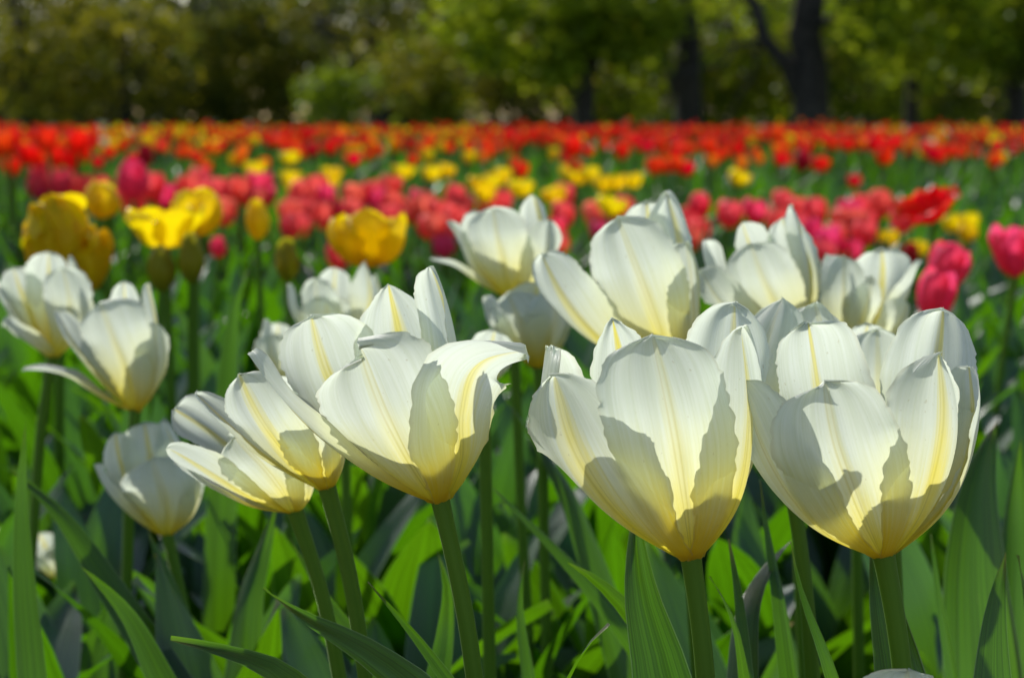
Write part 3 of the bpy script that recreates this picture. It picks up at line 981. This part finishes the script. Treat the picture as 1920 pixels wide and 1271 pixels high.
one_off('pink_tulip', 'rose', 'tiny pink bud pair hanging low under the yellow pair', 408, 464, 2.2, .030, .013, .5, 6, 19)

# ------------------------------------------------------------------ mid and far beds: prototypes and copies
ROT = np.random.default_rng(31)


class Kind:
    """A few prototype tulips of one colour; put() places the first ones themselves, then copies."""

    def __init__(self, name, colour, label, group, H, Rm, openness, h=.36, variants=4, seed=50, n=6, leaves=2):
        self.k = 0
        self.hb = h + H * .5
        self.protos, self.h, self.label, self.group = [], h, label, group
        for i in range(variants):
            rs = np.random.default_rng(seed + i)
            self.protos.append(make_tulip(name, colour, rs, h, H * rs.uniform(.9, 1.1), Rm * rs.uniform(.9, 1.12), openness + rs.uniform(-.15, .15),
                                          n, 0, label, group, leaves))
        self.used = set()

    def put(self, px, py, d):
        i = self.k % len(self.protos)
        self.k += 1
        p = at(px, py, d)
        s = (p[2] + .01) / self.hb
        rz = ROT.uniform(0, 6.28)
        tl = (ROT.normal(0, .07), ROT.normal(0, .07))
        if i not in self.used:
            self.used.add(i)
            e = self.protos[i]
            e.location, e.rotation_euler, e.scale = (p[0], p[1], -.01), (tl[0], tl[1], rz), (s,) * 3
        else:
            e = copy_tree(self.protos[i], (p[0], p[1], -.01), rz, s, tl)
        return e


coral_xy = [(70,350),(108,342),(136,340),(290,350),(318,355),(350,333),(372,350),(245,390),(425,365),(440,395),(445,352),(475,345),(486,372),
            (525,385),(552,380),(560,402),(600,370),(616,388),(545,422),(572,428),(606,410),(640,382),(590,355),(690,345),(706,360),(660,388),
            (650,402),(730,385),(756,397),(765,418),(792,424),(780,378),(800,388),(851,375),(856,397),(820,432),(836,465),(900,382),(936,380),
            (1050,372),(1052,402),(1076,430),(1092,452),(1106,417),(1130,402),(1152,397),(1298,388),(1306,412),(1330,432),(1310,443),(1342,402),
            (1440,395),(1470,383),(1528,395),(1515,417),(1556,410),(1582,400),(1602,417),(1625,393),(1642,415),(1575,432),(1545,432),(1600,437),
            (1660,422),(1650,387),(1676,410),(1610,472),(1588,467),(1550,472),(1530,474),(640,482),(1640,440),(1500,392),(1700,395),(220,372),(268,372),(50,352),(88,335),(122,352),(155,350),(210,352),(300,368),(335,358),(400,372),(415,345),(462,362),(505,362),(535,362),(580,388),(632,402),(676,368),(714,375),(742,402),(708,408),(868,405),(885,392),(1120,430),(1360,420),(1490,412),(1540,400)]
rose_idx = set(range(1, 200, 5))
kc = Kind('coral_tulip', 'coral', 'coral tulip in the coral bed behind the white tulips', 'coral tulips of the middle bed', .053, .0245, .74, .33, 5, 50)
kr = Kind('pink_tulip', 'rose', 'deep pink tulip among the coral ones of the middle bed', 'deep pink tulips of the middle bed', .053, .0235, .72, .33, 3, 60)
for i, (x, y) in enumerate(coral_xy):
    d = 3.15 - (y - 390) * .0055 + ROT.uniform(-.12, .12)
    (kr if i in rose_idx else kc).put(x, y + ROT.uniform(-2, 2), d)
km = Kind('magenta_tulip', 'rose', 'magenta tulip standing alone behind the yellow bud', None, .062, .026, .6, .34, 1, 66)
km.put(238, 340, 2.8)
yel_xy = [(550,295),(475,316),(502,318),(555,335),(635,325),(720,320),(786,318),(822,326),(870,345),(925,337),(952,330),(940,357),(1000,350),
          (1055,332),(1108,327),(1122,342),(1095,357),(1086,377),(1160,345),(1192,340),(1335,327),(562,352),(602,345),(908,345)]
ky = Kind('yellow_tulip', 'yellow', 'small wide yellow tulip in the strip behind the coral bed', 'yellow tulips behind the coral bed', .036, .024, 1.0, .36, 4, 70)
for x, y in yel_xy:
    ky.put(x, y, 3.55 + (340 - y) * .02 + ROT.uniform(-.1, .1))
kz = Kind('yellow_tulip', 'yellow', 'small yellow tulip low down behind the bright red leaning one', 'low yellow tulips on the right', .03, .017, .8, .3, 3, 76)
for x, y in [(1710, 447), (1832, 432), (1846, 447), (1820, 420), (1792, 420), (1700, 462), (1858, 462)]:
    kz.put(x, y, 2.9)
kd = Kind('crimson_tulip', 'crimson', 'dark crimson tulip thinly strewn in front of the far red bed', 'dark crimson tulips', .045, .019, .5, .36, 3, 80)
for x, y in [(310, 290), (1480, 300), (1845, 490), (1712, 478)]:
    kd.put(x, y, 3.7 if y < 400 else 2.4)
ks = Kind('red_tulip', 'scarlet', 'large scarlet tulip at the near left end of the far red bed', 'scarlet tulips at the left end', .042, .0185, .85, .37, 4, 84)
for x, y in [(18, 290), (70, 308), (58, 300), (150, 290), (146, 268), (0, 322), (44, 268), (22, 262), (90, 284), (120, 300), (100, 262), (5, 275)]:
    ks.put(x, y, 3.3 + ROT.uniform(-.1, .25))

far_specs = {
    'red': ('red_tulip', 'red', 'red tulip in the far red and yellow bed under the trees', 'red tulips of the far bed'),
    'scarlet': ('red_tulip', 'scarlet', 'bright scarlet tulip in the far red and yellow bed under the trees', 'scarlet tulips of the far bed'),
    'orange': ('orange_tulip', 'orange', 'orange tulip in the far red and yellow bed under the trees', 'orange tulips of the far bed'),
    'yellow': ('yellow_tulip', 'yellow', 'yellow tulip in the far red and yellow bed under the trees', 'yellow tulips of the far bed'),
    'pale': ('pale_tulip', 'pale', 'whitish tulip in the far red and yellow bed under the trees', 'whitish tulips of the far bed'),
    'crimson': ('crimson_tulip', 'crimson', 'dark red tulip deep in the far bed under the trees', 'dark red tulips of the far bed'),
}
far_kinds = {k: Kind(v[0], v[1], v[2], v[3], .042, .0195, .78, .39, 3, 90 + 5 * i, 6, 1) for i, (k, v) in enumerate(far_specs.items())}


def far_colour(px, d, r):
    """Planting plan of the far bed: colour by where along the bed the bulb sits."""
    x = px + r.normal(0, 25)
    if x < 165:
        w = dict(scarlet=.6, red=.28, orange=.08, yellow=.04)
    elif x < 255:
        w = dict(red=.25, scarlet=.2, yellow=.32, pale=.08, orange=.15)
    elif x < 500:
        w = dict(orange=.24, yellow=.27, scarlet=.26, red=.20, crimson=.03)
    elif x < 660:
        w = dict(red=.6, scarlet=.25, orange=.15) if d > 5 else dict(red=.2, orange=.35, scarlet=.2, yellow=.1, crimson=.15)
    elif x < 930:
        w = dict(orange=.24, yellow=.30, scarlet=.28, red=.17, crimson=.01)
    elif x < 1280:
        w = dict(scarlet=.55, red=.35, orange=.07, yellow=.03)
    elif x < 1600:
        w = dict(scarlet=.46, red=.30, orange=.16, yellow=.07, pale=.01)
    else:
        w = dict(scarlet=.40, red=.30, orange=.11, yellow=.17, pale=.02)
    k = list(w)
    return k[r.choice(len(k), p=np.array([w[q] for q in k]) / sum(w.values()))]


FR = np.random.default_rng(404)
far_pts = []
for _ in range(4200):
    d = math.sqrt(FR.uniform(3.3 ** 2, 15.5 ** 2))
    px = FR.uniform(-260, 2180)
    clump = math.sin(px * .021 + d * 3) + math.sin(px * .047 - d * 5.3) + math.sin(d * 9 + px * .006)
    near = 1.0 if d > 5.8 else max(0, (d - 3.8) / 2.0) ** 1.6
    if 930 < px < 1750 and d > 3.5:
        near = max(near, .22)
    if FR.uniform() > near * (0.60 + .30 * clump):
        continue
    z = FR.normal(.416, .016) + .012 * math.sin(px * .013 + d) + (.05 if FR.uniform() < .03 else 0)
    far_pts.append((d, px, z))
far_pts.sort()
beyond = []                                            # the beds run on past both sides of the frame
for _ in range(2400):
    d = math.sqrt(FR.uniform(4.0 ** 2, 15.5 ** 2))
    px = FR.uniform(-900, -260) if FR.uniform() < .5 else FR.uniform(2180, 2820)
    if FR.uniform() < .6:
        beyond.append((d, px, FR.normal(.416, .016)))
NIND = 290
for d, px, z in far_pts[:NIND]:
    X = (px - 960) / FPX * d
    k = far_kinds[far_colour(px, d, FR)]
    # row of the photograph for a bloom at height z
    v = (CAM_Z - d * SP - z) / CP
    k.put(px, 635.5 + v / d * FPX, d)

# the rest of the far beds: too many to count, one object
def far_mass():
    rs = np.random.default_rng(77)
    base = [bloom_petals(np.random.default_rng(900 + i), .043, .020, .75 + .1 * (i % 3 - 1), 6, 6, 5) for i in range(5)]
    mb = MB()
    for d, px, z in far_pts[NIND:] + beyond:
        p = np.array([(px - 960) / FPX * d, d * CP, 0])
        key = far_colour(px, d, FR)
        c = np.array(BC[key][0]) * rs.uniform(.85, 1.1)
        a = rs.uniform(0, 6.28)
        Rz = np.array([[math.cos(a), -math.sin(a), 0], [math.sin(a), math.cos(a), 0], [0, 0, 1]])
        hb = z - .024
        for G, uv in base[int(rs.integers(5))]:
            mb.grid(G @ Rz.T + p + np.array([0, 0, hb]), uv, 0, np.clip(c, 0, .9))
        G, uv = tube_grid(np.stack([np.full(3, p[0]), np.full(3, p[1]), np.linspace(0, hb, 3)], 1), .004, 4)
        mb.grid(G, uv, 0, (.06, .13, .02), close=True)
    o = link('distant_tulips', mb.mesh('distant_tulips', tint_mat('distant_bloom', .45)))
    tag(o, 'endless mass of red, orange and yellow tulips reaching back to the trees', kind='stuff')


far_mass()

# ------------------------------------------------------------------ leaf carpet of the beds
def leaf_carpet():
    rs = np.random.default_rng(5)
    mb = MB()

    def scatter(n, d0, d1, nu, nv, hmin, hmax, wmin, wmax, x0=-900, x1=2820):
        for _ in range(n):
            d = math.sqrt(rs.uniform(d0 * d0, d1 * d1))
            x = (rs.uniform(x0, x1) - 960) / FPX * d
            y = d * CP
            L = rs.uniform(hmin, hmax)
            G, uv = leaf_local(rs, L, rs.uniform(wmin, wmax), rs.uniform(.02, .45), rs.uniform(0, 6.28), nu, nv)
            mb.grid(G + np.array([x, y, -.01]), uv)

    scatter(510, .95, 2.0, 14, 5, .20, .36, .030, .066)
    scatter(2350, 2.0, 4.0, 8, 4, .22, .40, .022, .045)
    scatter(5600, 4.0, 9.0, 6, 3, .26, .44, .025, .045)
    scatter(5200, 9.0, 17.5, 5, 3, .30, .45, .03, .06)
    o = link('tulip_foliage', mb.mesh('tulip_foliage', M_LEAF_MASS))
    tag(o, 'dense carpet of green tulip leaves filling the beds', kind='stuff')


leaf_carpet()


def near_fill():
    """Flowerless tulip plants between the white tulips: each a few leaves of its own."""
    protos = []
    G_ = 'flowerless tulip plants between the white tulips'
    L_ = 'flowerless tulip plant of a few green blades low among the white tulips'
    for i in range(7):
        rs = np.random.default_rng(300 + i)
        e = empty('tulip_plant', (0, 0, 0), L_, 'plant', G_)
        a0 = rs.uniform(0, 6.28)
        for k in range(4):
            g = leaf_local(rs, rs.uniform(.19, .32), rs.uniform(.044, .085), rs.uniform(.08, .48), a0 + k * 1.9, 26, 9)
            link('leaf', merged([g]).mesh('leaf', M_LEAF), e, (0, 0, 0))
        protos.append(e)
    rs = np.random.default_rng(17)
    for i in range(78):
        d = .76 + 1.0 * (i / 78) + rs.uniform(-.03, .03)
        p = at(rs.uniform(-120, 2040), 900, d)
        args = ((p[0], d * CP - .12, -.01), rs.uniform(0, 6.28), rs.uniform(.8, 1.15) * (.92 if d < .9 else 1))
        if i < 7:
            protos[i].location, protos[i].rotation_euler, protos[i].scale = args[0], (0, 0, args[1]), (args[2],) * 3
        else:
            copy_tree(protos[i % 7], *args)


near_fill()

# ------------------------------------------------------------------ trees beyond the beds
M_CROWN = tint_mat('spring_foliage', .66, .5, .3)
M_TWIG = simple_mat('bare_twigs', (.05, .042, .036), (.11, .095, .08), 3, .95, .3)


def branch(mb, a, b, r0, r1, rs, n=7, wob=.06, nv=8):
    a, b = np.array(a, float), np.array(b, float)
    t = np.linspace(0, 1, n)
    L = np.linalg.norm(b - a)
    C = a + (b - a) * t[:, None] + rs.normal(0, wob * L, (n, 3)) * (np.sin(t * math.pi) * .6)[:, None]
    G, uv = tube_grid(C, r0 + (r1 - r0) * t, nv)
    mb.grid(G, uv, close=True)
    return C


def leaf_cloud(mb, rs, centres, radii, per, size, cols):
    for c, rad in zip(centres, radii):
        k = int(per * rs.uniform(.6, 1.4))
        P = c + rs.normal(0, 1, (k, 3)) * np.array([rad, rad, rad * .7]) * .72
        a = rs.normal(0, 1, (k, 3))
        a[:, 2] *= .6
        a /= np.linalg.norm(a, axis=1)[:, None]
        b = rs.normal(0, 1, (k, 3))
        b -= (a * b).sum(1)[:, None] * a
        b /= np.linalg.norm(b, axis=1)[:, None]
        s = size * rs.uniform(.6, 1.4, (k, 1))
        V = np.stack([P - a * s, P - b * s * .55, P + a * s, P + b * s * .55], 1)
        base = np.array(cols[int(rs.integers(len(cols)))])
        col = base[None] * rs.uniform(.75, 1.2, (k, 1))
        mb.quads(V, None, 0, col)


def tree(name, label, x, y, H, tr, limbs, crown, seed, cols, per=40, size=.125, bare=0, group=None, z0=1.0):
    """limbs: list of (from height, to (dx,dy,z), r0); crown: list of (dx,dy,z,rx,ry,rz,n clumps, clump radius)."""
    rs = np.random.default_rng(seed)
    e = empty(name, (x, y, 0), label, 'tree', group)
    mb = MB()
    top = np.array([limbs[0][1][0] * .2, 0, H * .62])
    C = branch(mb, (0, 0, -.1), top, tr, tr * .45, rs, 12, .012, 14)
    for h0, to, r0 in limbs:
        k = min(11, max(0, int(h0 / (H * .62) * 11)))
        M = branch(mb, C[k], to, r0, r0 * .3, rs, 9, .05, 9)
        for j in range(4 + bare):
            q = M[int(rs.integers(3, 9))]
            t2 = q + rs.normal(0, 1, 3) * np.array([1.3, 1.3, .9]) * H * .09 + np.array([0, 0, H * .03])
            tw = branch(mb, q, t2, r0 * .3, r0 * .06, rs, 6, .08, 5)
            for jj in range(bare):
                q2 = tw[int(rs.integers(2, 6))]
                branch(mb, q2, q2 + rs.normal(0, 1, 3) * H * .05, r0 * .1, r0 * .03, rs, 4, .1, 4)
    link('trunk', mb.mesh('trunk', M_BARK if not bare else M_TWIG), e, (0, 0, 0))
    mb = MB()
    for dx, dy, z, rx, ry, rz, n, cr in crown:
        d = rs.normal(0, 1, (n, 3))
        d /= np.linalg.norm(d, axis=1)[:, None]
        d *= rs.uniform(.35, 1, (n, 1)) ** .5
        leaf_cloud(mb, rs, np.array([dx, dy, z]) + d * np.array([rx, ry, rz]), rs.uniform(.6, 1.2, n) * cr, per, size, cols)
    link('crown', mb.mesh('crown', M_CROWN, False), e, (0, 0, 0))
    return e


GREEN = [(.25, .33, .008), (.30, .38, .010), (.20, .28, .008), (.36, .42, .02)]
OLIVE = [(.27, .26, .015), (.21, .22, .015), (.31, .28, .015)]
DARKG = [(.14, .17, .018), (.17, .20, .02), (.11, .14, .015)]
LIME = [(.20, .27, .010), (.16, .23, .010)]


def tx(px, y):
    return (px - 960) / FPX * y


D1 = 34.0
tree('broadleaf_tree', 'large spring tree with a thick dark trunk and one limb reaching left, right of centre', tx(1520, D1), D1, 14, .42,
     [(1.3, (-2.8, -.3, 4.6), .22), (4.6, (2.0, .6, 8), .2), (5.2, (-.8, 1.5, 9), .2), (3.0, (1.6, -1.6, 3.6), .12)],
     [(0, 0, 10, 3.6, 2.6, 2.0, 15, .7), (1.9, -1.4, 2.6, 1.7, 1.0, 1.4, 46, .42), (3.6, -.4, 3.2, 1.7, 1.2, 1.2, 30, .5), (-2.0, .5, 5.0, 2.2, 1.2, .8, 18, .5)], 11, GREEN)
tree('broadleaf_tree', 'spring tree with two trunks joined in a narrow fork, at the centre right', tx(1288, D1 + 2), D1 + 2, 14, .34,
     [(.3, (-1.05, .1, 3.8), .17), (4.6, (1.2, .5, 8.5), .16), (4.6, (-1.8, -.6, 8.2), .16), (5.6, (.2, 1.4, 9), .16)],
     [(0, 0, 10, 3.6, 2.6, 2.0, 15, .7), (-1.9, -.8, 3.2, 1.9, 1.1, 1.2, 40, .45), (.2, 1.2, 4.0, 2.6, .9, .8, 22, .5)], 12, GREEN)
tree('broadleaf_tree', 'bright green spring tree with low hanging boughs, at the centre', tx(1095, D1 + 1), D1 + 1, 12, .26,
     [(1.0, (-1.6, -.4, 3.2), .14), (1.6, (1.4, .3, 4.8), .14), (3.4, (.1, -1.0, 8), .14)],
     [(0, 0, 9, 3.0, 2.4, 1.8, 12, .7), (-1.5, -.8, 2.5, 2.0, 1.1, 1.5, 62, .45), (.6, -.6, 2.5, 1.6, .9, 1.1, 40, .42)], 13, GREEN)
tree('broadleaf_tree', 'slender dark stemmed tree under bright hanging foliage, far right', tx(1705, D1 + 3), D1 + 3, 12, .17,
     [(1.4, (-1.0, -.4, 4), .1), (2.2, (1.2, .3, 5), .1), (3.6, (.1, 1.0, 8), .1)],
     [(0, 0, 9, 3.0, 2.4, 1.8, 12, .7), (.6, -.8, 2.7, 2.2, 1.0, 1.3, 52, .45)], 14, GREEN)
tree('broadleaf_tree', 'deep green spring tree cut by the right edge of the park', tx(1900, D1 + 1), D1 + 1, 12, .24,
     [(1.4, (-1.2, -.4, 4), .12), (2.2, (1.2, .3, 5), .12), (3.6, (.1, 1.0, 8), .12)],
     [(0, 0, 9, 3.0, 2.4, 1.8, 12, .7), (-.6, -.6, 2.6, 2.2, 1.0, 1.4, 52, .48)], 15, DARKG[:2] + GREEN)
# left side: bushes and young trees, darker
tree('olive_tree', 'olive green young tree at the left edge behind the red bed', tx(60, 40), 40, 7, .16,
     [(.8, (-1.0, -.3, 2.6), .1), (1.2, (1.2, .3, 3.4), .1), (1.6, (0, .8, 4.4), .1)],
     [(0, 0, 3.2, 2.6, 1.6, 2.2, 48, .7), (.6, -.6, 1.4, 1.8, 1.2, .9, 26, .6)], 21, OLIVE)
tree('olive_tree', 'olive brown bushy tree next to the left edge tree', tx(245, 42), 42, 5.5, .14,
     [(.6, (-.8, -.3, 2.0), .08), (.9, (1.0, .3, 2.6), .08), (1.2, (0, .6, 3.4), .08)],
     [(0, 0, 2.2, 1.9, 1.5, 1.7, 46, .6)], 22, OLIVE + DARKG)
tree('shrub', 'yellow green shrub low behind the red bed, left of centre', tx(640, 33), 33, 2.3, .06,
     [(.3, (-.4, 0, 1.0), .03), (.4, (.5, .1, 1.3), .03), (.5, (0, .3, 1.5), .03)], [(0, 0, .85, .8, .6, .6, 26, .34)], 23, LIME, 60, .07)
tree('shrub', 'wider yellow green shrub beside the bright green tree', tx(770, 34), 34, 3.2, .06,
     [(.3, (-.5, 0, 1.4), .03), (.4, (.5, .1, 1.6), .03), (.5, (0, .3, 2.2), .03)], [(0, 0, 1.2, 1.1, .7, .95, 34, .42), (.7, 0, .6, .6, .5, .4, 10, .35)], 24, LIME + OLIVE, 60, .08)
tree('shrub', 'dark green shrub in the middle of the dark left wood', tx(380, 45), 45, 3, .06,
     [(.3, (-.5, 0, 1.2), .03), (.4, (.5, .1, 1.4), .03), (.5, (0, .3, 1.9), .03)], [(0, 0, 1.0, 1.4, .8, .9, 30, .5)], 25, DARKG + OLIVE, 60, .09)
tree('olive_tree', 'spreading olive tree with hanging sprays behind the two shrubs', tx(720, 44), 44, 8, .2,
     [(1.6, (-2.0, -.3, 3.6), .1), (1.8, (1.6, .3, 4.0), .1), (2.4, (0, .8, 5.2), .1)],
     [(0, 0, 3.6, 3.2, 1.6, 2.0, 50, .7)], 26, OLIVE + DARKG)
# nearly bare trees of the wood behind
bt = None
for i, (px, y) in enumerate([(330, 52), (430, 50), (520, 54), (600, 51), (820, 55), (930, 53), (160, 55), (30, 53), (1060, 56), (1200, 54), (1380, 56), (1450, 54), (1620, 56), (1760, 55), (1880, 56)]):
    if bt is None:
        bt = tree('bare_tree', 'nearly bare grey brown tree in the wood at the back', tx(px, y), y, 12, .22,
                  [(1.2, (-2.0, -.6, 5), .12), (1.8, (2.2, .4, 6), .12), (2.6, (-.6, 2.0, 8), .12), (3.4, (.8, -1.8, 8.5), .12), (4.2, (-1.6, .6, 9.5), .1)],
                  [(0, 0, 7.5, 3.6, 2.6, 2.6, 26, 1.0), (0, -.6, 2.2, 2.6, 1.0, 1.6, 26, .7)], 31, DARKG + OLIVE, 34, .10, 4, 'nearly bare trees of the back wood')
    else:
        copy_tree(bt, (tx(px, y), y, 0), i * 1.3, .85 + .1 * (i % 4))


# sunlit undergrowth in front of the wood
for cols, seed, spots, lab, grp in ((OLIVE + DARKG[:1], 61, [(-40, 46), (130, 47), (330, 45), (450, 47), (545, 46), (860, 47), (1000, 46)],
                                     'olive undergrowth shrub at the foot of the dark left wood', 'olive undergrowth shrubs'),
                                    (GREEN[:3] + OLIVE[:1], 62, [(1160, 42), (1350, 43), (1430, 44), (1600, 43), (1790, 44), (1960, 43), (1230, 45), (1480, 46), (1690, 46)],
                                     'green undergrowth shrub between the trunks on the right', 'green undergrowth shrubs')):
    proto = None
    for i, (px, y) in enumerate(spots):
        if proto is None:
            proto = tree('shrub', lab, tx(px, y), y, 3.4, .05,
                         [(.3, (-.8, 0, 1.6), .03), (.4, (.9, .1, 1.8), .03), (.5, (0, .3, 2.6), .03)],
                         [(0, 0, 1.5, 1.7, .7, 1.4, 40, .5), (.4, 0, 3.0, 1.3, .5, .9, 14, .45)], seed, cols, 34, .11, 0, grp)
        else:
            copy_tree(proto, (tx(px, y), y, 0), (i % 3 - 1) * .5, .85 + .12 * (i % 4))


def far_wood():
    rs = np.random.default_rng(88)
    mb = MB()
    n = 2500
    X = rs.uniform(-62, 62, n)
    Y = rs.uniform(58, 65, n)
    Z = rs.uniform(0, 1, n) ** 1.3 * 7.5
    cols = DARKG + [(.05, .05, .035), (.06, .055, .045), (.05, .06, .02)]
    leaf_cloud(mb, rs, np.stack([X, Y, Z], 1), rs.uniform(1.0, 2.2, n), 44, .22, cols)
    mt = MB()
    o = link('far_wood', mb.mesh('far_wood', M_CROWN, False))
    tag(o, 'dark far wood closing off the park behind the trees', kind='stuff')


far_wood()
